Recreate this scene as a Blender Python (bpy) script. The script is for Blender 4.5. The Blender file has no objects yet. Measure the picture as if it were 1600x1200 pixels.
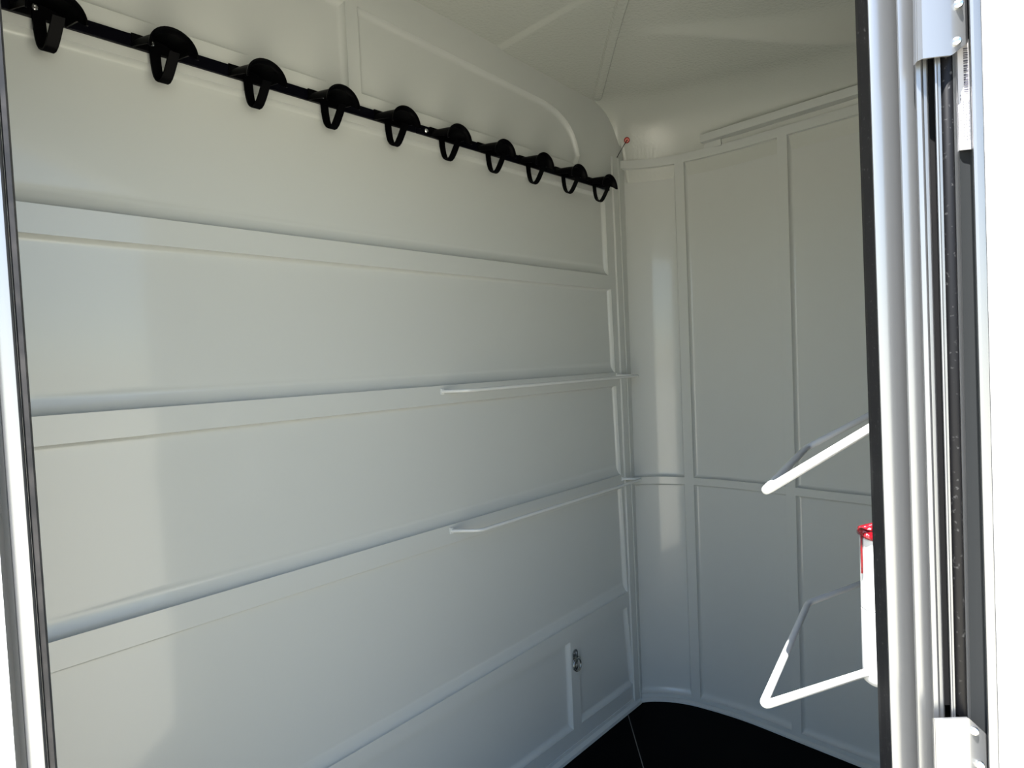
import bpy, bmesh, math, random
from mathutils import Vector, Matrix
from mathutils.geometry import tessellate_polygon
random.seed(4)
S = bpy.context.scene
COL = S.collection

# ------------------------------------------------------------------ camera
CAM_H = 1.25
FOC = 923.0
RM = Matrix(((0.69984, 0.05787, -0.71195),
             (-0.71300, -0.00390, -0.70115),
             (-0.04324, 0.99832, 0.03863)))
cam_data = bpy.data.cameras.new('camera')
cam_data.sensor_fit = 'HORIZONTAL'
cam_data.sensor_width = 36.0
cam_data.lens = FOC / 1600 * 36
cam_data.clip_start = 0.02
cam = bpy.data.objects.new('camera', cam_data)
COL.objects.link(cam)
q = RM.to_quaternion().normalized()
RM = q.to_matrix()
cam.matrix_world = Matrix.Translation((0, 0, CAM_H)) @ RM.to_4x4()
S.camera = cam

# ------------------------------------------------------------------ view
S.view_settings.view_transform = 'Standard'
S.view_settings.look = 'None'
S.view_settings.gamma = 1
S.view_settings.use_curve_mapping = False
S.view_settings.exposure = 0.54

# door plan frame: F = forward (into the room), R = right, both horizontal
F2 = Vector((-RM[0][2], -RM[1][2])).normalized()
R2 = Vector((F2.y, -F2.x))

# ------------------------------------------------------------------ world sky
SKY = 0.29
w = bpy.data.worlds.new('sky'); S.world = w; w.use_nodes = True
nt = w.node_tree; nt.nodes.clear()
wo = nt.nodes.new('ShaderNodeOutputWorld'); bg = nt.nodes.new('ShaderNodeBackground')
st = nt.nodes.new('ShaderNodeTexSky'); st.sky_type = 'NISHITA'; st.sun_disc = False
st.sun_elevation = math.radians(60); st.air_density = 1.0; st.dust_density = 0.3; st.ozone_density = 2.5
bg.inputs['Strength'].default_value = SKY
nt.links.new(st.outputs[0], bg.inputs[0]); nt.links.new(bg.outputs[0], wo.inputs[0])

# ------------------------------------------------------------------ sun
sl = bpy.data.lights.new('sun', 'SUN'); sl.energy = 14.0; sl.angle = math.radians(0.6); sl.color = (1, .97, .93)
sun = bpy.data.objects.new('sun', sl); COL.objects.link(sun)
hdir = (F2 * math.cos(math.radians(35)) + R2 * math.sin(math.radians(35)))
el = math.radians(65)
sdir = Vector((hdir.x * math.cos(el), hdir.y * math.cos(el), -math.sin(el)))
sun.rotation_euler = sdir.to_track_quat('-Z', 'Y').to_euler()
sun.location = (-2, -2, 5)
az = math.atan2(-hdir.x, -hdir.y)
st.sun_rotation = az


# ------------------------------------------------------------------ helpers
def ray(px, py):
    return RM @ Vector((px - 800, -(py - 600), -FOC))


def plan(px, py, b):
    """world point seen at px,py whose forward (door normal) distance is b"""
    r = ray(px, py)
    t = b / (r.x * F2.x + r.y * F2.y)
    return Vector((r.x * t, r.y * t, CAM_H + r.z * t))


def ab(a, b, z=0.0):
    v = R2 * a + F2 * b
    return Vector((v.x, v.y, z))


def link(name, bm, mat, parent=None, smooth=False, angle=None):
    me = bpy.data.meshes.new(name)
    bmesh.ops.recalc_face_normals(bm, faces=bm.faces[:])
    bm.to_mesh(me); bm.free()
    if mat:
        for m_ in (mat if isinstance(mat, (list, tuple)) else [mat]):
            me.materials.append(m_)
    if smooth:
        for p in me.polygons: p.use_smooth = True
        if angle is not None:
            try: me.set_sharp_from_angle(angle=angle)
            except Exception: pass
    o = bpy.data.objects.new(name, me); COL.objects.link(o)
    if parent is not None: o.parent = parent
    return o


def structure(o):
    o['kind'] = 'structure'; return o


def tag(o, label, cat, group=None):
    o['label'] = label; o['category'] = cat
    if group: o['group'] = group
    return o


def empty(name, loc=(0, 0, 0)):
    o = bpy.data.objects.new(name, None); COL.objects.link(o)
    o.location = loc; o.empty_display_size = .02
    return o


def box(bm, x0, x1, y0, y1, z0, z1, bevel=0.0):
    vs = [bm.verts.new((x, y, z)) for x in (x0, x1) for y in (y0, y1) for z in (z0, z1)]
    fs = []
    for f in ((0, 1, 3, 2), (4, 6, 7, 5), (0, 4, 5, 1), (2, 3, 7, 6), (0, 2, 6, 4), (1, 5, 7, 3)):
        fs.append(bm.faces.new([vs[i] for i in f]))
    if bevel > 0:
        es = list({e for f in fs for e in f.edges})
        bmesh.ops.bevel(bm, geom=es, offset=bevel, segments=2, profile=.6, affect='EDGES')
    return vs


def tube(bm, pts, r, seg=14, cap=True, bend=None, closed=False):
    """round tube through pts; bend = radius for rounding corners"""
    pts = [Vector(p) for p in pts]
    if bend:
        out = [pts[0]]
        for i in range(1, len(pts) - 1):
            a, b, c = pts[i - 1], pts[i], pts[i + 1]
            d1 = (a - b); d2 = (c - b)
            t = min(bend, d1.length * .45, d2.length * .45)
            p1 = b + d1.normalized() * t; p2 = b + d2.normalized() * t
            for k in range(9):
                u = k / 8
                out.append((1 - u) ** 2 * p1 + 2 * u * (1 - u) * b + u * u * p2)
        out.append(pts[-1]); pts = out
    n = len(pts)
    rings = []
    up = None
    for i in range(n):
        if closed:
            t = (pts[(i + 1) % n] - pts[i - 1]).normalized()
        else:
            t = (pts[min(i + 1, n - 1)] - pts[max(i - 1, 0)]).normalized()
        if up is None:
            up = Vector((0, 0, 1)) if abs(t.z) < .9 else Vector((1, 0, 0))
        s = t.cross(up).normalized(); up = s.cross(t).normalized()
        rings.append([bm.verts.new(pts[i] + (s * math.cos(2 * math.pi * k / seg) + up * math.sin(2 * math.pi * k / seg)) * r) for k in range(seg)])
    m = n if closed else n - 1
    for i in range(m):
        A, B = rings[i], rings[(i + 1) % n]
        for k in range(seg):
            bm.faces.new((A[k], A[(k + 1) % seg], B[(k + 1) % seg], B[k]))
    if cap and not closed:
        for ring, d in ((rings[0], (pts[0] - pts[1]).normalized()), (rings[-1], (pts[-1] - pts[-2]).normalized())):
            c = sum((v.co for v in ring), Vector()) / seg
            cur = ring
            for kk in (1, 2):
                sc = (.8, .4)[kk - 1]; off = (.6, .92)[kk - 1]
                nr = [bm.verts.new(c + (v.co - c) * sc + d * r * off * .7) for v in ring]
                for k in range(seg):
                    bm.faces.new((cur[k], cur[(k + 1) % seg], nr[(k + 1) % seg], nr[k]))
                cur = nr
            bm.faces.new(cur)


def lathe(bm, prof, seg, origin, axis, xdir=None):
    """prof list of (r, h) around axis at origin"""
    axis = Vector(axis).normalized()
    x = Vector(xdir) if xdir else axis.orthogonal()
    x = (x - axis * x.dot(axis)).normalized(); y = axis.cross(x)
    rings = []
    o = Vector(origin)
    for r, h in prof:
        if r < 1e-6:
            rings.append([bm.verts.new(o + axis * h)])
        else:
            rings.append([bm.verts.new(o + axis * h + (x * math.cos(2 * math.pi * k / seg) + y * math.sin(2 * math.pi * k / seg)) * r) for k in range(seg)])
    for A, B in zip(rings, rings[1:]):
        for k in range(seg):
            k2 = (k + 1) % seg
            a = [A[k % len(A)], A[k2 % len(A)], B[k2 % len(B)], B[k % len(B)]]
            u = []
            for v in a:
                if v not in u: u.append(v)
            if len(u) >= 3: bm.faces.new(u)
    if len(rings[0]) > 1: bm.faces.new(rings[0])
    if len(rings[-1]) > 1: bm.faces.new(rings[-1])


# ------------------------------------------------------------------ materials
def mat(name, col, rough=.4, metal=0.0, coat=0.0, crough=.04, spec=.5, bump=None, colvar=None, cbump=None):
    m = bpy.data.materials.new(name); m.use_nodes = True
    t = m.node_tree; b = t.nodes['Principled BSDF']
    b.inputs['Base Color'].default_value = (*col, 1)
    b.inputs['Roughness'].default_value = rough
    b.inputs['Metallic'].default_value = metal
    b.inputs['Coat Weight'].default_value = coat
    b.inputs['Coat Roughness'].default_value = crough
    b.inputs['Specular IOR Level'].default_value = spec
    tc = t.nodes.new('ShaderNodeTexCoord')
    mp = t.nodes.new('ShaderNodeMapping'); t.links.new(tc.outputs['Object'], mp.inputs[0])
    if bump:
        prev = None
        for (scale, strength, dist, detail, sc3) in bump:
            n = t.nodes.new('ShaderNodeTexNoise'); n.inputs['Scale'].default_value = scale
            n.inputs['Detail'].default_value = detail
            if sc3:
                mm = t.nodes.new('ShaderNodeMapping'); mm.inputs['Scale'].default_value = sc3
                t.links.new(tc.outputs['Object'], mm.inputs[0]); t.links.new(mm.outputs[0], n.inputs['Vector'])
            else:
                t.links.new(mp.outputs[0], n.inputs['Vector'])
            bu = t.nodes.new('ShaderNodeBump'); bu.inputs['Strength'].default_value = strength
            bu.inputs['Distance'].default_value = dist
            t.links.new(n.outputs['Fac'], bu.inputs['Height'])
            if prev: t.links.new(prev.outputs[0], bu.inputs['Normal'])
            prev = bu
        t.links.new(prev.outputs[0], b.inputs['Normal'])
    if cbump:
        n = t.nodes.new('ShaderNodeTexNoise'); n.inputs['Scale'].default_value = cbump[0]; n.inputs['Detail'].default_value = 3
        t.links.new(mp.outputs[0], n.inputs['Vector'])
        bu = t.nodes.new('ShaderNodeBump'); bu.inputs['Strength'].default_value = cbump[1]; bu.inputs['Distance'].default_value = cbump[2]
        t.links.new(n.outputs['Fac'], bu.inputs['Height']); t.links.new(bu.outputs[0], b.inputs['Coat Normal'])
    if colvar:
        c2, scale, lo, hi, sc3 = colvar
        n = t.nodes.new('ShaderNodeTexNoise'); n.inputs['Scale'].default_value = scale; n.inputs['Detail'].default_value = 6
        mm = t.nodes.new('ShaderNodeMapping'); mm.inputs['Scale'].default_value = sc3 or (1, 1, 1)
        t.links.new(tc.outputs['Object'], mm.inputs[0]); t.links.new(mm.outputs[0], n.inputs['Vector'])
        rp = t.nodes.new('ShaderNodeValToRGB'); rp.color_ramp.elements[0].position = lo; rp.color_ramp.elements[1].position = hi
        rp.color_ramp.elements[0].color = (*col, 1); rp.color_ramp.elements[1].color = (*c2, 1)
        t.links.new(n.outputs['Fac'], rp.inputs[0]); t.links.new(rp.outputs[0], b.inputs['Base Color'])
    return m


GEL = mat('white_gelcoat', (.54, .562, .54), .36, coat=.45, crough=.08, bump=[(6, .03, .01, 2, None)])
ROOF = mat('textured_white_roof_shell', (.50, .52, .48), .34, coat=1.0, crough=.08, cbump=(130, .7, .004), bump=[(150, .22, .0015, 3, None), (5, .05, .01, 1, None)])
PAINT_OUT = mat('white_exterior_skin', (.50, .50, .495), .35, bump=[(210, .5, .0016, 1, None)])
POWDER = mat('white_powder_coat', (.78, .79, .79), .3, coat=.2)
POWDER2 = mat('wall_white_powder_coat', (.68, .70, .685), .35, coat=.3)
ALU = mat('aluminium_profile', (.27, .276, .283), .36, metal=.75, bump=[(40, .06, .001, 3, (8, 8, .25))])
ALU2 = mat('aluminium_plate', (.27, .275, .28), .28, metal=.65, bump=[(30, .05, .001, 3, (1, 1, 2))])
STEEL = mat('zinc_screw', (.75, .75, .74), .25, metal=1.0)
CHROME = mat('dark_galvanised_steel', (.40, .42, .42), .25, metal=1.0)
RUBBER = mat('black_rubber_seal', (.005, .005, .006), .5, spec=.2, colvar=((.08, .08, .08), 300, .62, .80, None))
RUBBER_L = mat('dusty_rubber_seal', (.016, .016, .018), .5, spec=.3, colvar=((.045, .042, .042), 40, .4, .7, None))
HIDE = mat('bounce_absorbing_grey', (.16, .165, .16), .5)  # dark tone for unseen surfaces, chosen to cut bounce light in the room
DARK_REFL = mat('painted_dark_reflection', (.035, .038, .040), .35, spec=.25)  # dark reflection of the bare aluminium channel, put into the colour
GAP = mat('dark_channel', (.006, .006, .007), .6)
BLACK = mat('black_plastic', (.001, .001, .0014), .42, spec=.05)
BLACKM = mat('black_powder_coated_steel', (.001, .001, .003), .35, spec=.06)
FLOOR = mat('black_rubber_mat', (.0015, .0015, .0018), .6, spec=.04, colvar=((.06, .06, .06), 700, .78, .82, None))
SEAM = mat('grey_sealant', (.10, .10, .095), .5)
GROUND = mat('beige_gravel_yard', (.66, .61, .47), .9, colvar=((.56, .51, .39), 8, .35, .7, None))
RED = mat('red_tape', (.22, .004, .010), .18, coat=.6, bump=[(220, .6, .003, 2, None)])
REDP = mat('red_plastic_ring', (.35, .02, .015), .3)
PINK = mat('pale_red_lens', (.75, .30, .24), .35)
PAPER = mat('sticker_paper', (.74, .73, .76), .45)
INK = mat('sticker_ink', (.10, .10, .13), .5)
INK2 = mat('sticker_small_print', (.32, .32, .36), .5)

# ------------------------------------------------------------------ ground outside
bm = bmesh.new(); box(bm, -40, 40, -40, 40, -.65, -.5)
structure(link('ground', bm, GROUND))

# ------------------------------------------------------------------ left wall (moulded panel)
D = 1.175; E = 1.919


def offset_poly(pts, ds):
    """inset polygon (CCW list of 2-vectors) with one distance per edge i -> i+1"""
    n = len(pts); out = []
    for i in range(n):
        p0, p1, p2 = pts[i - 1], pts[i], pts[(i + 1) % n]
        e1 = (p1 - p0).normalized(); e2 = (p2 - p1).normalized()
        n1 = Vector((-e1.y, e1.x)); n2 = Vector((-e2.y, e2.x))
        d1, d2 = ds[i - 1], ds[i]
        cr = e1.x * e2.y - e1.y * e2.x
        if abs(cr) < 1e-3:
            out.append(p1 + n1 * d1); continue
        a = p1 + n1 * d1; b = p1 + n2 * d2
        t = ((b.x - a.x) * e2.y - (b.y - a.y) * e2.x) / cr
        out.append(a + e1 * t)
    return out


def rect(x0, x1, z0, z1, z0r=None, x1t=None):
    return [Vector((x0, z0)), Vector((x1, z0r if z0r is not None else z0)), Vector((x1t if x1t is not None else x1, z1)), Vector((x0, z1))]


def arc_corner(p_from, corner, p_to, n=10):
    return [((1 - u) ** 2) * p_from + 2 * u * (1 - u) * corner + u * u * p_to for u in [k / n for k in range(n + 1)]]


DEP = .015
V = Vector
XL = -.62
recs = []
# (polygon, edge offsets)
W4 = [.036, .009, .009, .009]
recs.append((rect(XL + .1, 1.683, 1.528, 1.797, x1t=1.680), W4))
recs.append((rect(XL + .1, 1.703, 1.196, 1.481, x1t=1.696), W4))
recs.append((rect(XL + .1, 1.715, .838, 1.149, x1t=1.705), W4))
recs.append((rect(XL + .1, 1.730, .372, .790, z0r=.418, x1t=1.716), W4))
recs.append((rect(XL + .1, 1.404, .078, .369 - .01), [.020, .012, .009, .009]))
recs.append((rect(1.445, 1.751, .080, .366, z0r=.075, x1t=1.722), [.020, .012, .009, .009]))
recs.append(([V((XL + .1, 1.868)), V((.719, 1.868)), V((.719, 2.060)), V((XL + .1, 2.105))], [.012, .012, .014, .012]))
top = [V((.750, 1.868)), V((1.535, 1.868))]
top += [V((1.549, 1.90))] + arc_corner(V((1.548, 1.91)), V((1.525, 2.018)), V((1.375, 2.031)), 12) + [V((.750, 2.060))]
recs.append((top, [.012] * len(top)))

bm = bmesh.new()
outer = [V((XL, 0)), V((1.80, 0)), V((1.80, 2.22)), V((XL, 2.22))]
loops3 = [[V((p.x, p.y, 0)) for p in outer]] + [[V((p.x, p.y, 0)) for p in r[0]] for r in recs]
allp = [p for l in loops3 for p in l]
vv = [bm.verts.new((p.x, D, p.y)) for p in allp]
for tri in tessellate_polygon(loops3):
    try: bm.faces.new([vv[i] for i in tri])
    except Exception: pass
idx = 4
for poly, ds in recs:
    n = len(poly)
    prev = vv[idx:idx + n]; idx += n
    K = 8
    for k in range(1, K + 1):
        u = k / K
        # concave fillet: steep at the face edge, tangent on the sheet
        t = 1 - math.cos(u * math.pi / 2)
        h = math.sin(u * math.pi / 2)
        pp = offset_poly(poly, [d * t for d in ds])
        cur = [bm.verts.new((p.x, D + DEP * h, p.y)) for p in pp]
        for i in range(n):
            bm.faces.new((prev[i], prev[(i + 1) % n], cur[(i + 1) % n], cur[i]))
        prev = cur
    pp = offset_poly(poly, [d + .002 for d in ds])
    cur = [bm.verts.new((p.x, D + DEP, p.y)) for p in pp]
    for i in range(n):
        bm.faces.new((prev[i], prev[(i + 1) % n], cur[(i + 1) % n], cur[i]))
    bm.faces.new(cur)
wl = link('wall_left', bm, GEL, smooth=True, angle=math.radians(24))
# make normals face the room
structure(wl)
bm = bmesh.new()
box(bm, XL, 1.80, D + .018, D + .06, 0, 2.22)
structure(link('wall_left_backing', bm, GEL))
# corner post and foot strip on the left wall
bm = bmesh.new()
pts = [(1.7255, D), (1.7275, D - .006), (1.757, D - .006), (1.7585, D - .002), (1.7615, D - .002), (1.763, D - .006), (1.770, D - .006), (1.772, D)]
lo = [bm.verts.new((x + .016, y, 0)) for x, y in pts]; hi = [bm.verts.new((x - .004, y, 1.936)) for x, y in pts]
for i in range(len(pts) - 1): bm.faces.new((lo[i], lo[i + 1], hi[i + 1], hi[i]))
bm.faces.new(hi); bm.faces.new(lo)
structure(link('trim_1', bm, GEL))
bm = bmesh.new()
pr = [(D + .002, 0), (D - .013, 0), (D - .012, .010), (D - .004, .020), (D - .002, .029), (D + .002, .030)]
a = [bm.verts.new((XL, y, z)) for y, z in pr]; b = [bm.verts.new((1.775, y, z)) for y, z in pr]
for i in range(len(pr) - 1): bm.faces.new((a[i], a[i + 1], b[i + 1], b[i]))
bm.faces.new(b)
structure(link('baseboard_left', bm, GEL))

# ------------------------------------------------------------------ far wall (curved corner, raised ribs)
ctrl = [V((1.771, 1.181)), V((1.803, 1.158)), V((1.832, 1.126)), V((1.856, 1.092)), V((1.874, 1.056)), V((1.888, 1.018)), V((1.898, .975)), V((1.908, .920)), V((1.915, .865)), V((1.919, .80)), V((1.919, .70)), V((1.919, .60)), V((1.919, .50)), V((1.919, .40)), V((1.919, .30))]


def catmull(c, n=12):
    out = []
    for i in range(len(c) - 1):
        p0 = c[max(i - 1, 0)]; p1 = c[i]; p2 = c[i + 1]; p3 = c[min(i + 2, len(c) - 1)]
        for k in range(n):
            t = k / n
            out.append(.5 * ((2 * p1) + (-p0 + p2) * t + (2 * p0 - 5 * p1 + 4 * p2 - p3) * t * t + (-p0 + 3 * p1 - 3 * p2 + p3) * t ** 3))
    out.append(c[-1]); return out


CUR = catmull(ctrl)
cum = [0]
for p, r in zip(CUR, CUR[1:]): cum.append(cum[-1] + (r - p).length)
SL = cum[-1]


def at_s(s):
    s = max(0, min(SL - 1e-6, s))
    lo_, hi_ = 0, len(cum) - 1
    while hi_ - lo_ > 1:
        m_ = (lo_ + hi_) // 2
        if cum[m_] <= s: lo_ = m_
        else: hi_ = m_
    t = (s - cum[lo_]) / (cum[hi_] - cum[lo_])
    p = CUR[lo_].lerp(CUR[hi_], t)
    d = (CUR[min(lo_ + 2, len(CUR) - 1)] - CUR[max(lo_ - 1, 0)]).normalized()
    return p, V((d.y, -d.x))  # outward normal guess


def s_of_y(y):
    for i in range(len(CUR) - 1):
        if CUR[i].y >= y > CUR[i + 1].y:
            return cum[i] + (CUR[i].y - y) / (CUR[i].y - CUR[i + 1].y) * (cum[i + 1] - cum[i])
    return SL


vr = [(-.01, .006, .004, .006), (s_of_y(1.026), s_of_y(.996), .006, .012), (s_of_y(.695), s_of_y(.665), .006, .012), (s_of_y(.40), s_of_y(.37), .006, .012)]
hr = [(.012, .026, .010, .022), (.791, .816, .008, .010), (1.906, 2.0, .007, .010), (-.01, .0115, .0, .004)]
FP = .015


def rib(v, lo_, hi_, wl_, wh_):
    if lo_ <= v <= hi_: return 1.0
    if v < lo_: w_, d_ = wl_, lo_ - v
    else: w_, d_ = wh_, v - hi_
    if w_ <= 0 or d_ >= w_: return 0.0
    u = 1 - d_ / w_
    return 1 - math.sqrt(max(0, 1 - u * u)) if True else u


def lines(ribs, end, step):
    L = set()
    for lo_, hi_, a_, b_ in ribs:
        for k in range(6):
            L.add(round(lo_ - a_ * (k / 5) ** 1.5, 5)); L.add(round(hi_ + b_ * (k / 5) ** 1.5, 5))
    k = 0
    while k * step < end:
        L.add(round(k * step, 5)); k += 1
    L.add(end)
    L = sorted(x for x in L if 0 <= x <= end)
    out = [L[0]]
    for x in L[1:]:
        if x - out[-1] > 3e-4: out.append(x)
    return out


ss = lines(vr, SL, .012); zs = lines(hr, 1.934, .06)
bm = bmesh.new()
G = []
for s in ss:
    p, nrm = at_s(s)
    inn = -nrm if nrm.x > 0 else nrm
    row = []
    for z in zs:
        h = max(max(rib(s, *r) for r in vr), max(rib(z, *r) for r in hr))
        off = FP * (1 - h)
        row.append(bm.verts.new((p.x - inn.x * off, p.y - inn.y * off, z)))
    G.append(row)
for i in range(len(ss) - 1):
    for j in range(len(zs) - 1):
        bm.faces.new((G[i][j], G[i + 1][j], G[i + 1][j + 1], G[i][j + 1]))
structure(link('wall_far', bm, GEL, smooth=True, angle=math.radians(35)))
# outer skin behind the far wall
bm = bmesh.new()
prev = None
for s in [SL * k / 40 for k in range(41)]:
    p, nrm = at_s(s); inn = -nrm if nrm.x > 0 else nrm
    c = (bm.verts.new((p.x - inn.x * .05, p.y - inn.y * .05, 0)), bm.verts.new((p.x - inn.x * .05, p.y - inn.y * .05, 2.2)))
    if prev: bm.faces.new((prev[0], c[0], c[1], prev[1]))
    prev = c
structure(link('wall_far_backing', bm, PAINT_OUT))
# light foot strip of the far wall
bm = bmesh.new(); prev = None
for s in [SL * k / 60 for k in range(61)]:
    p, nrm = at_s(s); inn = -nrm if nrm.x > 0 else nrm
    prof = [(0, 0), (.010, 0), (.010, .006), (.002, .011), (0, .012)]
    c = [bm.verts.new((p.x + inn.x * o_, p.y + inn.y * o_, z_)) for o_, z_ in prof]
    if prev:
        for k in range(4): bm.faces.new((prev[k], prev[k + 1], c[k + 1], c[k]))
    prev = c
structure(link('baseboard_far', bm, GEL, smooth=True, angle=.8))
# ledge under the roof shell on the far wall
bm = bmesh.new()
box(bm, E - .030, E + .02, .28, .932, 1.951, 1.976, .002)
structure(link('trim_2', bm, GEL))
bm = bmesh.new()
box(bm, E - .008, E + .02, .870, .930, 1.930, 1.955, .002)
structure(link('trim_3', bm, GEL))

# ------------------------------------------------------------------ hidden right wall
RW0 = ab(.362, .528); RW1 = V((1.96, .345, 0))


def slab(bm, p, q_, th, z0, z1):
    d = (q_ - p); d.z = 0; d.normalize(); n_ = V((d.y, -d.x, 0)) * th
    c = [p, q_, q_ + n_, p + n_]
    lo_ = [bm.verts.new((v.x, v.y, z0)) for v in c]; hi_ = [bm.verts.new((v.x, v.y, z1)) for v in c]
    bm.faces.new(lo_); bm.faces.new(hi_)
    for i in range(4): bm.faces.new((lo_[i], lo_[(i + 1) % 4], hi_[(i + 1) % 4], hi_[i]))


bm = bmesh.new(); slab(bm, RW0, RW1, .04, 0, 2.22)
structure(link('wall_right', bm, HIDE))  # real wall, but its dark grey is set to dim the far wall

# ------------------------------------------------------------------ ceiling shell
ZT = 1.925


def dist_far(x, y):
    best = 9
    for i in range(0, len(CUR) - 1, 4):
        c = CUR[i]
        d_ = math.hypot(c.x - x, c.y - y)
        if d_ < best: best = d_; bi = i
    # refine against segments around bi
    for i in range(max(0, bi - 5), min(len(CUR) - 1, bi + 5)):
        a_, b_ = CUR[i], CUR[i + 1]; ed = b_ - a_
        t = max(0, min(1, ((x - a_.x) * ed.x + (y - a_.y) * ed.y) / ed.length_squared))
        best = min(best, math.hypot(a_.x + ed.x * t - x, a_.y + ed.y * t - y))
    return best


LA = V((1.39, .892)); LB = V((1.777, .44)); LD = (LB - LA); LLn = LD.length; LDn = LD.normalized(); LN = V((-LDn.y, LDn.x))
if LN.dot(V((-1, -1))) < 0: LN = -LN   # towards the door


def sm(u):
    u = max(0, min(1, u)); return u * u * (3 - 2 * u)


def ceil_z(x, y):
    d = dist_far(x, y) if x > 1.2 else E - x
    # outside the wall line keep it low
    inside = True
    if x > 1.2:
        if y < 1.175 and x > 1.765:
            s_in = False
            for i in range(len(CUR) - 1):
                if CUR[i].y >= y >= CUR[i + 1].y:
                    t = (CUR[i].y - y) / max(1e-9, CUR[i].y - CUR[i + 1].y)
                    s_in = x < CUR[i].x + t * (CUR[i + 1].x - CUR[i].x); break
            if not s_in: d = -d
    H = 2.10 - .06 * sm((.95 - y) / .55)
    r = .17
    d += .007
    if d < 0:
        return ZT + 8 * d
    if d < r:
        u = 1 - d / r
        z = ZT + (H - ZT) * math.sqrt(max(0, 1 - u ** 2.2)) ** 1.0
    else:
        z = H + .045 * (d - r)
    # bevelled step of the roof facet, rising towards the door
    along = (V((x, y)) - LA).dot(LDn) / LLn
    across = (V((x, y)) - LA).dot(LN)
    if across > 0 and along > 0:
        z += .050 * min(1, along * 1.15) * (1 - (1 - min(1, across / (.025 + .075 * min(1, along)))) ** 2) 
    return z


bm = bmesh.new()
x0_, x1_, y0_, y1_ = -.66, 1.945, .10, 1.20
st_ = .008
nx = int((x1_ - x0_) / st_); ny = int((y1_ - y0_) / st_)
vg = {}


def inside_room(x, y):
    b_ = x * F2.x + y * F2.y
    if b_ < .47: return False
    t = (x - RW0.x) / (RW1.x - RW0.x)
    if t > 0 and y < RW0.y + t * (RW1.y - RW0.y) - .03: return False
    return True


for i in range(nx + 1):
    for j in range(ny + 1):
        x = x0_ + i * st_; y = y0_ + j * st_
        if inside_room(x, y): vg[(i, j)] = bm.verts.new((x, y, ceil_z(x, y)))
for i in range(nx):
    for j in range(ny):
        k = [(i, j), (i + 1, j), (i + 1, j + 1), (i, j + 1)]
        if all(q_ in vg for q_ in k): bm.faces.new([vg[q_] for q_ in k])
structure(link('ceiling', bm, ROOF, smooth=True))


def roof_rib(name, p0, p1, wd, hgt):
    bm = bmesh.new()
    d = (p1 - p0).normalized(); n_ = V((-d.y, d.x)); L = (p1 - p0).length
    prof = [(-wd * .85, -.004), (-wd * .6, hgt * .5), (-wd * .5, hgt * .92), (-wd * .42, hgt), (wd * .42, hgt), (wd * .5, hgt * .92), (wd * .6, hgt * .5), (wd * .85, -.004)]
    prev = None; N = 50
    for k in range(N + 1):
        c = p0 + d * L * k / N
        endf = min(1, (N - k) / 3.0)
        row = []
        for o_, h_ in prof:
            q_ = c + n_ * o_
            row.append(bm.verts.new((q_.x, q_.y, ceil_z(q_.x, q_.y) - h_ * endf + (.003 if endf < .5 else 0))))
        if prev:
            for m_ in range(len(prof) - 1): bm.faces.new((prev[m_], prev[m_ + 1], row[m_ + 1], row[m_]))
        prev = row
    return structure(link(name, bm, ROOF, smooth=True, angle=.6))


roof_rib('trim_4', V((.93, .50)), V((1.655, 1.180)), .022, .010)
roof_rib('trim_5', V((.38, .68)), V((.915, 1.185)), .024, .010)

# ------------------------------------------------------------------ floor
bm = bmesh.new()
poly = [ab(-1.30, .44), ab(.40, .44), ab(.40, .53), V((1.95, .33, 0)), V((1.95, 1.20, 0)), V((-.62, 1.20, 0))]
t_ = [bm.verts.new((p.x, p.y, 0)) for p in poly]; b_ = [bm.verts.new((p.x, p.y, -.04)) for p in poly]
bm.faces.new(t_); bm.faces.new(b_)
for i in range(len(poly)): bm.faces.new((t_[i], t_[(i + 1) % len(poly)], b_[(i + 1) % len(poly)], b_[i]))
structure(link('floor', bm, FLOOR))
bm = bmesh.new()
p, q_ = V((1.690, 1.166, 0)), V((1.15, .66, 0))
d = (q_ - p).normalized(); n_ = V((-d.y, d.x, 0)) * .0014
for s_ in (0,):
    c = [p - n_, p + n_, q_ + n_, q_ - n_]
    lo_ = [bm.verts.new((v.x, v.y, -.001)) for v in c]; hi_ = [bm.verts.new((v.x, v.y, .0012)) for v in c]
    bm.faces.new(hi_)
    for i in range(4): bm.faces.new((lo_[i], lo_[(i + 1) % 4], hi_[(i + 1) % 4], hi_[i]))
structure(link('trim_6', bm, SEAM))

# ------------------------------------------------------------------ door wall (outer skin with the doorway)
DZ1 = 1.847


def abbox(bm, a0, a1, b0, b1, z0, z1):
    c = [ab(a0, b0), ab(a1, b0), ab(a1, b1), ab(a0, b1)]
    lo_ = [bm.verts.new((v.x, v.y, z0)) for v in c]; hi_ = [bm.verts.new((v.x, v.y, z1)) for v in c]
    bm.faces.new(lo_); bm.faces.new(hi_)
    for i in range(4): bm.faces.new((lo_[i], lo_[(i + 1) % 4], hi_[(i + 1) % 4], hi_[i]))


def vline(p100, p1100, b, z0, z1):
    """straight line seen at p100 (y=100) and p1100 (y=1100), cut at z0 / z1"""
    A = plan(p100, 100, b); B = plan(p1100, 1100, b)
    def at(z):
        t = (z - A.z) / (B.z - A.z); return A + (B - A) * t
    return at(z0), at(z1)


def vextrude(bm, prof, z0, z1, closed=False):
    rows = []
    for p100, p1100, b in prof:
        l_, h_ = vline(p100, p1100, b, z0, z1)
        rows.append((bm.verts.new(l_), bm.verts.new(h_)))
    n = len(rows)
    for i in range(n if closed else n - 1):
        a_, c_ = rows[i], rows[(i + 1) % n]
        bm.faces.new((a_[0], c_[0], c_[1], a_[1]))
    if closed:
        bm.faces.new([r[0] for r in rows]); bm.faces.new([r[1] for r in rows])
    return rows


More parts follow.
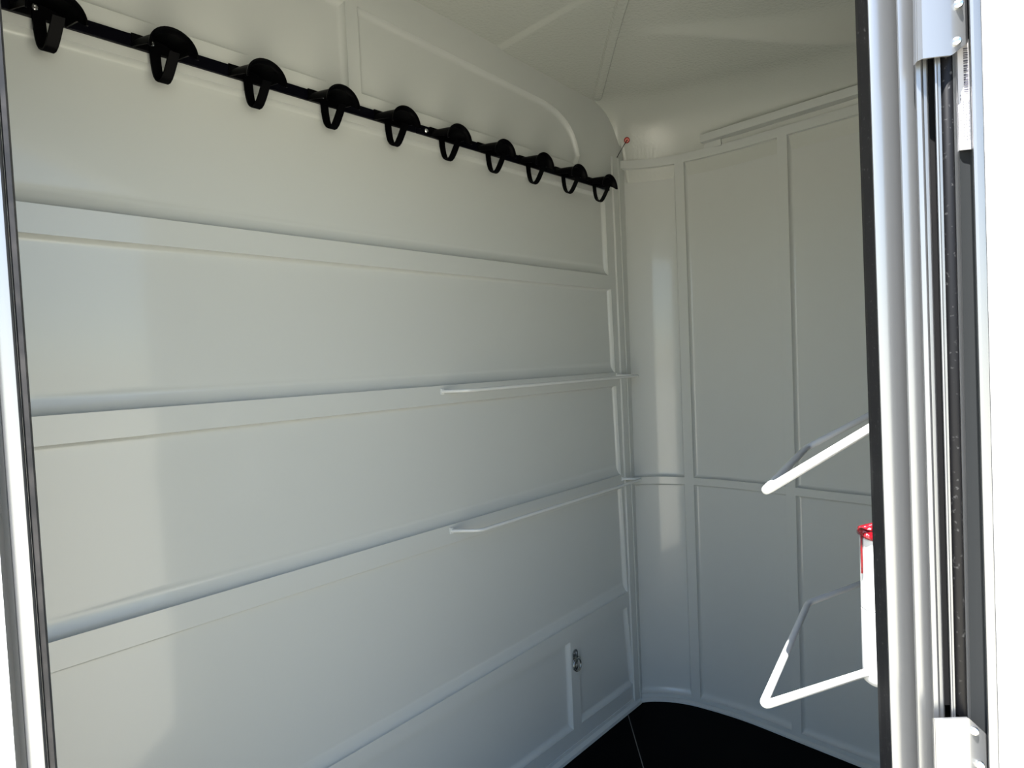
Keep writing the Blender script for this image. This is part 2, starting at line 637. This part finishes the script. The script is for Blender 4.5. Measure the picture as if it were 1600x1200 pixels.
# right hand exterior wall: starts at the outer lip of the frame, runs right, with depth back to the room side
bm = bmesh.new()
zlo, zhi = -.30, 2.30
e_lo, e_hi = vline(1535.5, 1559.5, .4565, zlo, zhi)
far = ab(1.7, .4565)
cs = []
for z, e in ((zlo, e_lo), (zhi, e_hi)):
    i_ = ab(.440, .528, z)
    cs.append([bm.verts.new((e.x, e.y, z)), bm.verts.new((far.x, far.y, z)), bm.verts.new(ab(1.7, .528, z)), bm.verts.new(i_)])
bm.faces.new(cs[0]); bm.faces.new(cs[1])
for i in range(4): bm.faces.new((cs[0][i], cs[0][(i + 1) % 4], cs[1][(i + 1) % 4], cs[1][i]))
structure(link('wall_front_right', bm, PAINT_OUT))
bm = bmesh.new()
e_lo, e_hi = vline(-58, 17.5, .424, zlo, zhi)
cs = []
for z, e in ((zlo, e_lo), (zhi, e_hi)):
    cs.append([bm.verts.new((e.x, e.y, z)), bm.verts.new(ab(-2.0, .424, z)), bm.verts.new(ab(-2.0, .47, z)), bm.verts.new(ab(-.425, .47, z))])
bm.faces.new(cs[0]); bm.faces.new(cs[1])
for i in range(4): bm.faces.new((cs[0][i], cs[0][(i + 1) % 4], cs[1][(i + 1) % 4], cs[1][i]))
structure(link('wall_front_left', bm, PAINT_OUT))
bm = bmesh.new(); abbox(bm, -.50, .45, .458, .527, DZ1, 2.299)
structure(link('wall_front_header', bm, PAINT_OUT))
bm = bmesh.new(); abbox(bm, -.50, .45, .458, .527, -.299, -.002)
structure(link('wall_front_sill', bm, PAINT_OUT))

bm = bmesh.new()
abbox(bm, -1.25, -.44, .4705, .476, .0, 2.2)
structure(link('wall_front_bounce_absorber', bm, HIDE))  # unseen sheet added to absorb bounce light left of the doorway
bm = bmesh.new()
abbox(bm, -.43, .36, .5275, .533, DZ1 + .001, 2.2)
structure(link('wall_front_bounce_absorber', bm, HIDE))  # second added sheet, soaking up bounce light above the doorway

# ------------------------------------------------------------------ right door frame
door = empty('door_1', ab(.30, .48, 0)); structure(door)
door.location = (0, 0, 0)
fz0, fz1 = -.02, 1.847
bm = bmesh.new()
prof = [(1340, 1373, .5255), (1357, 1389, .512), (1357.5, 1389.5, .500), (1359.5, 1391.5, .4970), (1366, 1398, .4955), (1376, 1407, .4952), (1385, 1415, .4962), (1393, 1422, .4973), (1399, 1428, .4986), (1402.5, 1431, .4998),
        (1403, 1431.7, .4860), (1405, 1434, .4842), (1412, 1441, .4832), (1419, 1447, .4834), (1425, 1453, .4841), (1428.6, 1456.6, .4850),
        (1429, 1457, .4785), (1431, 1459, .4760), (1438, 1466, .4750), (1441, 1468.5, .4762), (1442, 1469, .4745), (1447, 1474, .4745), (1449, 1475.6, .4765),
        (1450, 1476.5, .5150), (1460, 1486, .5150),
        (1459, 1485, .4720), (1460.5, 1486.5, .4695), (1463, 1488.5, .4690), (1465, 1490, .4700), (1469, 1492.7, .4700),
        (1470, 1493.7, .4860), (1486, 1509.5, .4860),
        (1486.5, 1510, .4710), (1488.5, 1511.5, .4690), (1493, 1513.5, .4695), (1495, 1514.6, .4720), (1497, 1517, .4790), (1503, 1525, .4805), (1512, 1537, .4800), (1515.6, 1541.7, .4770),
        (1516, 1542, .4620), (1518, 1544, .4575), (1523, 1549, .4560), (1531, 1555, .4558), (1535, 1559, .4568), (1536.5, 1560.5, .4580),
        (1536.5, 1560.5, .500), (1380, 1412, .540), (1340, 1373, .540)]
vextrude(bm, prof, fz0, fz1, closed=True)
f = link('door_frame', bm, ALU, door, smooth=True, angle=math.radians(32))
bm = bmesh.new()
vextrude(bm, [(1496.5, 1516.5, .4782), (1503, 1525, .4792), (1512, 1537, .4788), (1515.4, 1541.4, .4762), (1515.4, 1541.4, .4800), (1503, 1525, .4830), (1496.5, 1516.5, .4800)], fz0, fz1, closed=True)  # added strip imitating the channel's dark reflection
o = link('dark_reflection_strip', bm, DARK_REFL, door, smooth=True, angle=.6); o['label'] = 'dark strip painted for the dark reflection in the outer channel'
# black inner band
bm = bmesh.new()
vextrude(bm, [(1339, 1372, .5225), (1343, 1376, .5160), (1358, 1390, .4990), (1359, 1391, .5035), (1345, 1378, .5240)], fz0, fz1, closed=True)
o = link('rubber_edge', bm, RUBBER, door); o['label'] = 'black rubber edging along the inner side of the right frame'


def vround(bm, p100, p1100, b, r, z0, z1, seg=18):
    A, B = vline(p100, p1100, b, z0, z1)
    tube(bm, [A, A.lerp(B, .5), B], r, seg)


bm = bmesh.new()
zt = plan(1478, 95, .47).z; zb = plan(1505, 1118, .47).z
A, B = vline(1477.8, 1501.5, .4735, zb, zt + .02)
tube(bm, [A, A.lerp(B, .5), B], .0046, 18)
o = link('seal_tube', bm, RUBBER, door, smooth=True); o['label'] = 'round black rubber seal in the frame channel'
bm = bmesh.new()
vextrude(bm, [(1449.6, 1476, .4850), (1459.5, 1485.2, .4850), (1459.5, 1485.2, .4900), (1449.6, 1476, .4900)], zb, zt + .02, closed=True)
o = link('channel_lining', bm, GAP, door); o['label'] = 'black lining of the narrow slot'


# corner plates
def plate(name, pts_top, pts_bot, th, screws, label):
    """pts: list of (px,py,b) lines of the sheet, top and bottom row"""
    bm = bmesh.new()
    rows = []
    for (a_, c_) in zip(pts_top, pts_bot):
        P = plan(*a_); Q = plan(*c_)
        back = V((F2.x, F2.y, 0)) * th
        rows.append([bm.verts.new(P), bm.verts.new(Q), bm.verts.new(Q + back), bm.verts.new(P + back)])
    for r0, r1 in zip(rows, rows[1:]):
        for k in range(4): bm.faces.new((r0[k], r0[(k + 1) % 4], r1[(k + 1) % 4], r1[k]))
    bm.faces.new(rows[0]); bm.faces.new(rows[-1])
    o = link(name, bm, ALU2, door, smooth=True, angle=math.radians(20)); o['label'] = label
    for (px, py, b) in screws:
        bs = bmesh.new(); c = plan(px, py, b)
        ax = V((-F2.x * .8 - R2.x * .6, -F2.y * .8 - R2.y * .6, .10)).normalized()
        lathe(bs, [(.0015, -.006), (.0032, 0), (.0034, .0012), (.0030, .0024), (.0016, .0032), (.0013, .0022), (0, .0022)], 16, c, ax)
        link('screw', bs, STEEL, o, smooth=True, angle=.7)
    return o


yt = -90
plate('corner_plate',
      [(1427.5, yt, .4735), (1431, yt, .4685), (1438, yt, .4655), (1460, yt, .4625), (1481, yt, .4625), (1485, yt, .4630), (1506, yt, .4652), (1509, yt, .4700)],
      [(1429.8, 101, .4735), (1434, 95, .4685), (1442, 91.5, .4655), (1464, 88.5, .4625), (1485, 86.5, .4625), (1489, 85, .4630), (1509, 69, .4652), (1512.5, 66, .4700)],
      .0018, [(1497.5, 8, .4640), (1494.5, 66, .4638)], 'smooth folded aluminium plate at the top of the right frame')
yb = 1300
plate('corner_plate',
      [(1458.5, 1124, .4735), (1461, 1124, .4690), (1474, 1123.5, .4650), (1496, 1122.5, .4625), (1513, 1122, .4625), (1516, 1124, .4630), (1540, 1146, .4652), (1543, 1150, .4700)],
      [(1463, yb, .4735), (1465.5, yb, .4690), (1478, yb, .4650), (1500, yb, .4625), (1518, yb, .4625), (1521, yb, .4630), (1545, yb, .4652), (1548, yb, .4700)],
      .0018, [(1522, 1141, .4637), (1531, 1194, .4640)], 'smooth folded aluminium plate at the foot of the right frame')

# barcode sticker in the channel
bm = bmesh.new(); bi = bmesh.new(); bt = bmesh.new()
za = plan(1500, 66, .479).z; zb_ = plan(1506, 236, .479).z
bL, bR = .4785, .4775


def st_pt(u, v, lift=0.0):
    # u 0..1 across the channel, v 0..1 from top to bottom
    z = za + (zb_ - za) * v
    L_, _ = vline(1495.3, 1515.2, .4775 - lift, z, z + 1)
    R_, _ = vline(1515.4, 1541.4, .4755 - lift, z, z + 1)
    return L_.lerp(R_, u)


def quad(bm_, u0, u1, v0, v1, lift):
    N = 6
    vs = [bm_.verts.new(st_pt(u, v, lift)) for u, v in ((u0, v0), (u1, v0), (u1, v1), (u0, v1))]
    bm_.faces.new(vs)


for l in (0.0,):
    a_ = [bm.verts.new(st_pt(u, v, .0012)) for u, v in ((.05, 0), (.97, 0), (.97, 1), (.05, 1))]
    c_ = [bm.verts.new(st_pt(u, v, -.0004)) for u, v in ((.05, 0), (.97, 0), (.97, 1), (.05, 1))]
    bm.faces.new(a_); bm.faces.new(c_)
    for i in range(4): bm.faces.new((a_[i], a_[(i + 1) % 4], c_[(i + 1) % 4], c_[i]))
stick = link('barcode_sticker', bm, PAPER)
tag(stick, 'white barcode sticker in the aluminium door frame channel under the top plate', 'sticker')
v = .08
while v < .49:
    h = random.choice((.006, .010, .016, .010))
    quad(bi, .50, .86, v, v + h, .0016); v += h + random.choice((.006, .009, .013))
link('barcode', bi, INK, stick)
v = .50
for (u0, vs_, ve) in ((.18, .50, .88), (.40, .52, .88), (.62, .56, .96), (.80, .55, .90)):
    v = vs_
    while v < ve:
        h = random.uniform(.008, .022); quad(bt, u0, u0 + .09, v, v + h, .0016); v += h + random.uniform(.006, .018)
link('small_print', bt, INK2, stick)

# ------------------------------------------------------------------ left door frame (a second leg of the same doorway)
bm = bmesh.new()
prof = [(-58, 17.5, .4245), (-57, 18.5, .4265), (-50, 26, .4340), (-40, 35, .4345), (-37, 38, .4270), (-34, 41, .4235), (-28, 47, .4220), (-19, 56, .4216), (-12, 63, .4224), (-8, 66.5, .4250), (-6, 68, .4330),
        (-6, 68, .4560), (-58, 17.5, .4560)]
vextrude(bm, prof, fz0, fz1, closed=True)
o = link('door_frame', bm, ALU, door, smooth=True, angle=math.radians(40))
bm = bmesh.new()
vextrude(bm, [(-5.5, 68.5, .4290), (-3, 71, .4250), (5, 79, .4265), (8.5, 82.5, .4300), (6, 80, .4360), (-5.5, 68.5, .4360)], fz0, fz1, closed=True)
o = link('rubber_edge', bm, RUBBER_L, door, smooth=True, angle=.6); o['label'] = 'dusty black rubber edging along the left frame'

# ------------------------------------------------------------------ bridle hooks on their rail
HX0, HDX = .1713, .1593
ZB0, ZB1 = 1.8143, 1.8368


def hook_rail(x0, x1, label, screws):
    r_ = empty('hook_rail', (x0, D, ZB0))
    bm = bmesh.new(); box(bm, 0, x1 - x0, -.0065, -.0005, 0, ZB1 - ZB0, .0008)
    link('bar', bm, BLACKM, r_)
    for xs in screws:
        bm = bmesh.new(); lathe(bm, [(.0020, -.003), (.0055, 0), (.0055, .0012), (.0035, .003), (.0016, .003), (.0012, .0018), (0, .0018)], 16, (xs - x0, -.0064, .0112), (0, -1, 0))
        link('screw', bm, STEEL, r_, smooth=True, angle=.7)
    tag(r_, label, 'rail', 'black flat rails carrying the hooks')


hook_rail(-.10, .893, 'longer black flat rail across the left wall carrying the five nearer hooks', [])
hook_rail(.895, 1.700, 'shorter black flat rail reaching the far corner with one bare screw at its near end', [.925])


def half_shell(bm, stations, seg=18, th=.0022):
    """stations: (y, cx, halfwidth, z_base, z_top)"""
    rings = []
    for (y, hw, zb_, zt_) in stations:
        o_, i_ = [], []
        for k in range(seg + 1):
            a_ = math.pi * k / seg
            for lst, s in ((o_, 0), (i_, th)):
                lst.append(bm.verts.new((-(hw - s) * math.cos(a_), y, zb_ + (zt_ - zb_ - s) * math.sin(a_) ** .9)))
        rings.append((o_, i_))
    for (o0, i0), (o1, i1) in zip(rings, rings[1:]):
        for k in range(seg):
            bm.faces.new((o0[k], o0[k + 1], o1[k + 1], o1[k])); bm.faces.new((i0[k], i1[k], i1[k + 1], i0[k + 1]))
        bm.faces.new((o0[0], o1[0], i1[0], i0[0])); bm.faces.new((o0[-1], i0[-1], i1[-1], o1[-1]))
    for (o_, i_) in (rings[0], rings[-1]):
        for k in range(seg): bm.faces.new((o_[k], i_[k], i_[k + 1], o_[k + 1]))


def strap_loop(bm, pts, wd, th):
    """flat band following pts (y,z), width along x"""
    P = []
    n = len(pts)
    for i in range(n):
        a_ = V(pts[max(i - 1, 0)]); c_ = V(pts[min(i + 1, n - 1)]); t = (c_ - a_).normalized(); nn = V((-t.y, t.x))
        p = V(pts[i])
        P.append((p + nn * th / 2, p - nn * th / 2))
    rows = []
    for o_, i_ in P:
        rows.append([bm.verts.new((-wd / 2, o_.x, o_.y)), bm.verts.new((wd / 2, o_.x, o_.y)), bm.verts.new((wd / 2, i_.x, i_.y)), bm.verts.new((-wd / 2, i_.x, i_.y))])
    for r0, r1 in zip(rows, rows[1:]):
        for k in range(4): bm.faces.new((r0[k], r0[(k + 1) % 4], r1[(k + 1) % 4], r1[k]))
    bm.faces.new(rows[0]); bm.faces.new(rows[-1])


def make_hook():
    r_ = empty('bridle_hook', (0, D - .0068, 1.8255))
    # origin: rail face, mid height; -y into the room
    bm = bmesh.new()
    half_shell(bm, [(-.001, .036, -.0118, .0112), (-.020, .0345, -.0140, .0112), (-.040, .0325, -.0165, .0100), (-.050, .0330, -.0230, .0090),
                    (-.053, .0365, -.0260, .0118), (-.0565, .0385, -.0275, .0135), (-.060, .0385, -.0280, .0135)])
    for v_ in bm.verts: v_.co.x += .001 + .014 * min(1, -v_.co.y / .05)
    link('bridle_rest', bm, BLACK, r_, smooth=True, angle=.7)
    bm = bmesh.new(); box(bm, -.034, .034, -.0035, 0, -.0122, .0118, .0010)
    link('mounting_plate', bm, BLACK, r_)
    bm = bmesh.new()
    pts = [(-.005, .004), (-.0052, -.006), (-.0054, -.018), (-.0062, -.032), (-.0080, -.046), (-.0105, -.0560), (-.0145, -.0630), (-.0190, -.0665),
           (-.0240, -.0655), (-.0290, -.0605), (-.0340, -.0520), (-.0390, -.0420), (-.0440, -.0310), (-.0480, -.0215)]
    strap_loop(bm, pts, .0160, .0026)
    for v_ in bm.verts: v_.co.x += .42 * (-v_.co.y - .005)
    link('strap_loop', bm, BLACK, r_, smooth=True, angle=.6)
    bm = bmesh.new()
    lathe(bm, [(.001, -.003), (.0048, 0), (.0048, .0010), (.0034, .0024), (.0014, .0024), (.0012, .0012), (0, .0012)], 16, (-.004, -.0062, .002), (0, -1, 0))
    link('screw', bm, STEEL, r_, smooth=True, angle=.7)
    return r_


proto = make_hook()
kids = list(proto.children)
ordinal = [
    'black bridle hook nearest the left door frame, cut off at the top left',
    'second black bridle hook from the door frame, its silver screw clearly showing',
    'third black bridle hook from the door frame, just left of the vertical wall rib',
    'fourth black bridle hook from the door frame, under the vertical wall rib',
    'fifth black bridle hook from the door frame, last before the joint in the rail',
    'fifth black bridle hook from the far corner, just beyond the joint in the rail',
    'fourth black bridle hook counted from the far corner post',
    'third black bridle hook counted from the far corner post',
    'second black bridle hook counted from the far corner, below the rounded wall recess',
    'black bridle hook at the far end of the rail, beside the corner post']
for i in range(10):
    if i == 0: h_ = proto
    else:
        h_ = proto.copy(); COL.objects.link(h_)
        for c in kids:
            if c.name.startswith('screw') and i not in (1, 3, 6, 8): continue
            d_ = c.copy(); COL.objects.link(d_); d_.parent = h_
    h_.location = (HX0 + HDX * i, D - .0068, 1.8255)
    tag(h_, ordinal[i], 'hook', 'bridle hooks in a row on the black rail')

# ------------------------------------------------------------------ wall racks (bent rod) on the left wall
def rod_rack(name, pts, r, label, pads=True, group='bent white rod racks on the left wall'):
    r_ = empty(name, pts[0])
    o0 = V(pts[0])
    bm = bmesh.new(); tube(bm, [V(p) - o0 for p in pts], r, 14, bend=.014)
    link('rod', bm, POWDER2, r_, smooth=True, angle=.9)
    if pads:
        for p in (pts[0], pts[-1]):
            bm = bmesh.new(); c = V(p) - o0
            box(bm, c.x - .005, c.x + .005, (D - .0035) - o0.y, (D + .0005) - o0.y, c.z - .008, c.z + .008, .001)
            link('weld_plate', bm, POWDER2, r_)
    tag(r_, label, 'rack', group)
    return r_


rod_rack('wall_rack', [(.940, D - .002, 1.181), (.985, 1.122, 1.181), (1.768, 1.122, 1.181), (1.712, D - .002, 1.185)], .0045,
         'upper bent white rod rack on the left wall, along the second lowest of three rails')
rod_rack('wall_rack', [(.948, D - .002, .823), (1.000, 1.122, .820), (1.764, 1.122, .820), (1.722, D - .002, .823)], .0045,
         'lower bent white rod rack on the left wall, ending by the corner post')

# ------------------------------------------------------------------ racks beside the doorway on the right
SC = plan(1371, 1000, .757)
sx, sy = SC.x, SC.y
zs0 = .8085; zsj = .908; zs1 = 1.002


def on_wall(p, dirx):
    """run from p along dirx until the hidden right wall"""
    p = V(p); d = V(dirx)
    wd = (RW1 - RW0); wn = V((wd.y, -wd.x, 0)).normalized()
    t = ((RW0 - p).dot(wn)) / d.dot(wn)
    return p + d * (t * .995)


r1 = empty('saddle_rack', (sx, sy, 0))
o0 = V((sx, sy, 0))
bm = bmesh.new()
cE = on_wall((1.207, .307, .82), (.167, -.06, 0))
tube(bm, [V(p) - o0 for p in [(sx - .004, sy + .004, .826), (.699, .287, .82), (1.04, .345, .82), tuple(cE)]], .0049, 16, bend=.014)
link('rod', bm, POWDER, r1, smooth=True, angle=.9)
bm = bmesh.new()
lathe(bm, [(.012, 0), (.0165, .004), (.018, .010), (.018, zsj - zs0 - .001), (.0172, zsj - zs0)], 28, V((0, 0, zs0)), (0, 0, 1))
link('sleeve', bm, POWDER, r1, smooth=True, angle=.6)
bm = bmesh.new()
lathe(bm, [(.0172, 0), (.018, .001), (.018, zs1 - zsj - .002), (.0165, zs1 - zsj), (0.0, zs1 - zsj)], 28, V((0, 0, zsj + .0006)), (0, 0, 1))
up_ = link('upper_sleeve', bm, POWDER, r1, smooth=True, angle=.6)
# wall arm for the sleeve
wpt = on_wall((sx, sy, .9), (.5, -.85, 0))
bm = bmesh.new(); tube(bm, [V((sx, sy, .88)) - o0, V((wpt.x, wpt.y, .88)) - o0], .009, 14)
link('wall_arm', bm, POWDER, r1, smooth=True, angle=.9)
tag(r1, 'lower white rod rack at the right of the doorway on a white round sleeve, sunlit', 'rack', 'white racks beside the right door frame')
# red tape on top of the sleeve
bm = bmesh.new()
N = 26
pts = []
for k in range(N * 2 + 6):
    a_ = 2 * math.pi * k / N
    rr = .0155 + .0035 * math.sin(a_ * 2.3 + 1) + .002 * math.sin(a_ * 5.1)
    pts.append((rr * math.cos(a_), rr * math.sin(a_), .0035 + .0022 * k / N + .003 * math.sin(a_ * 3 + .5)))
tube(bm, pts, .0042, 10)
pts = [(-.012, .013, .006), (-.0165, .012, .001), (-.0172, .012, -.012), (-.0172, .0118, -.028), (-.0168, .012, -.045)]
tube(bm, pts, .0013, 8)
rt = link('red_tape', bm, RED, None, smooth=True)
rt.location = (sx, sy, zs1)
tag(rt, 'crumpled shiny red tape on top of the white sleeve by the right door frame', 'tape')

r2 = empty('saddle_rack', (.721, .286, 1.078)); o0 = V((.721, .286, 1.078))
aR = plan(1355, 672, .70); cR = plan(1355, 650, 1.055)
aD = aR - V((.721, .286, 1.078)); cD = cR - V((1.077, .354, 1.078))
aE = on_wall(aR, aD); cE = on_wall(cR, cD)
bm = bmesh.new()
tube(bm, [V(p) - o0 for p in [tuple(aE), (.721, .286, 1.078), (1.077, .354, 1.078), tuple(cE)]], .0054, 16, bend=.012)
link('rod', bm, POWDER, r2, smooth=True, angle=.9)
for p in (aE, cE):
    bm = bmesh.new(); c = p - o0
    wd = (RW1 - RW0).normalized()
    lathe(bm, [(.016, 0), (.016, .003), (.013, .004), (0, .004)], 20, c, V((-wd.y, wd.x, 0)))
    link('wall_flange', bm, POWDER, r2, smooth=True, angle=.6)
tag(r2, 'upper white rod rack sloping up behind the right door frame, its near arm sunlit', 'rack', 'white racks beside the right door frame')

# ------------------------------------------------------------------ tie-down ring
r_ = empty('tie_down_ring', (1.4235, D, .291))
bm = bmesh.new()
out = []
for k in range(25):
    a_ = math.pi * k / 24; out.append((.0125 * math.cos(a_), .026 + .0125 * math.sin(a_)))
for k in range(25):
    a_ = math.pi + math.pi * k / 24; out.append((.0125 * math.cos(a_), -.017 + .0125 * math.sin(a_)))
a_ = [bm.verts.new((x, -.0002, z)) for x, z in out]; c_ = [bm.verts.new((x, -.003, z)) for x, z in out]
bm.faces.new(a_); bm.faces.new(c_)
for i in range(len(out)): bm.faces.new((a_[i], a_[(i + 1) % len(out)], c_[(i + 1) % len(out)], c_[i]))
link('plate', bm, CHROME, r_, smooth=True, angle=.6)
bm = bmesh.new(); tube(bm, [(-.015, -.0055, .0085), (.015, -.0055, .0085)], .0042, 14); link('clamp', bm, CHROME, r_, smooth=True, angle=.9)
bm = bmesh.new()
pts = [(.0175 * math.cos(2 * math.pi * k / 36), -.0075 - .004 * (1 - math.sin(2 * math.pi * k / 36)) / 2, -.008 + .0185 * math.sin(2 * math.pi * k / 36)) for k in range(36)]
tube(bm, pts, .0028, 12, closed=True); link('ring', bm, CHROME, r_, smooth=True)
for zz in (.026, -.014):
    bm = bmesh.new(); lathe(bm, [(.0065, 0), (.0062, .0015), (.004, .003), (.002, .003), (.0018, .0015), (0, .0015)], 18, (0, -.003, zz), (0, -1, 0))
    link('screw', bm, STEEL, r_, smooth=True, angle=.7)
tag(r_, 'small dark metal tie-down ring on the short lower rib of the left wall', 'ring')

# ------------------------------------------------------------------ red grommet with its wire on the roof shell
def hit_ceiling(px, py):
    r = ray(px, py).normalized(); t = 1.8
    o_ = V((0, 0, CAM_H))
    while t < 3.2:
        p = o_ + r * t
        if p.z > ceil_z(p.x, p.y): return p
        t += .002
    return o_ + r * 2.6


g = hit_ceiling(979, 219)
e_ = .012
nx_ = V((ceil_z(g.x + e_, g.y) - ceil_z(g.x - e_, g.y), ceil_z(g.x, g.y + e_) - ceil_z(g.x, g.y - e_), -2 * e_)).normalized()
toC = (V((0, 0, CAM_H)) - g).normalized()
nx_ = (nx_ * .6 + toC * .4).normalized()
g = g + nx_ * .006
r_ = empty('cable_grommet', g)
bm = bmesh.new()
x_ = nx_.orthogonal().normalized(); y_ = nx_.cross(x_)
pts = [x_ * .0082 * math.cos(2 * math.pi * k / 30) + y_ * .0082 * math.sin(2 * math.pi * k / 30) + nx_ * .001 for k in range(30)]
tube(bm, pts, .0019, 10, closed=True); link('outer_ring', bm, REDP, r_, smooth=True)
bm = bmesh.new(); lathe(bm, [(.0072, -.006), (.0072, .001), (.0045, .0022), (.0042, .0012), (.0, .0012)], 24, (0, 0, 0), nx_)
link('disc', bm, PINK, r_, smooth=True, angle=.7)
bm = bmesh.new(); lathe(bm, [(.0028, 0), (.0028, .0035), (0, .004)], 14, (0, 0, 0), nx_)
link('plug', bm, REDP, r_, smooth=True, angle=.7)
bm = bmesh.new()
def hug(px, py, off):
    h_ = hit_ceiling(px, py); return h_ + (V((0, 0, CAM_H)) - h_).normalized() * off - g
endp = V((1.748, D - .004, 1.937)) - g
e2 = endp + V((.004, -.012, .012))
tube(bm, [nx_ * .003, e2 * .3 + toC * .016, e2 * .62 + toC * .018, e2, endp + V((0, -.004, -.002))], .0011, 8)
link('wire', bm, BLACK, r_, smooth=True)
tag(r_, 'small round red grommet with a thin black wire in the roof above the corner post', 'cable')
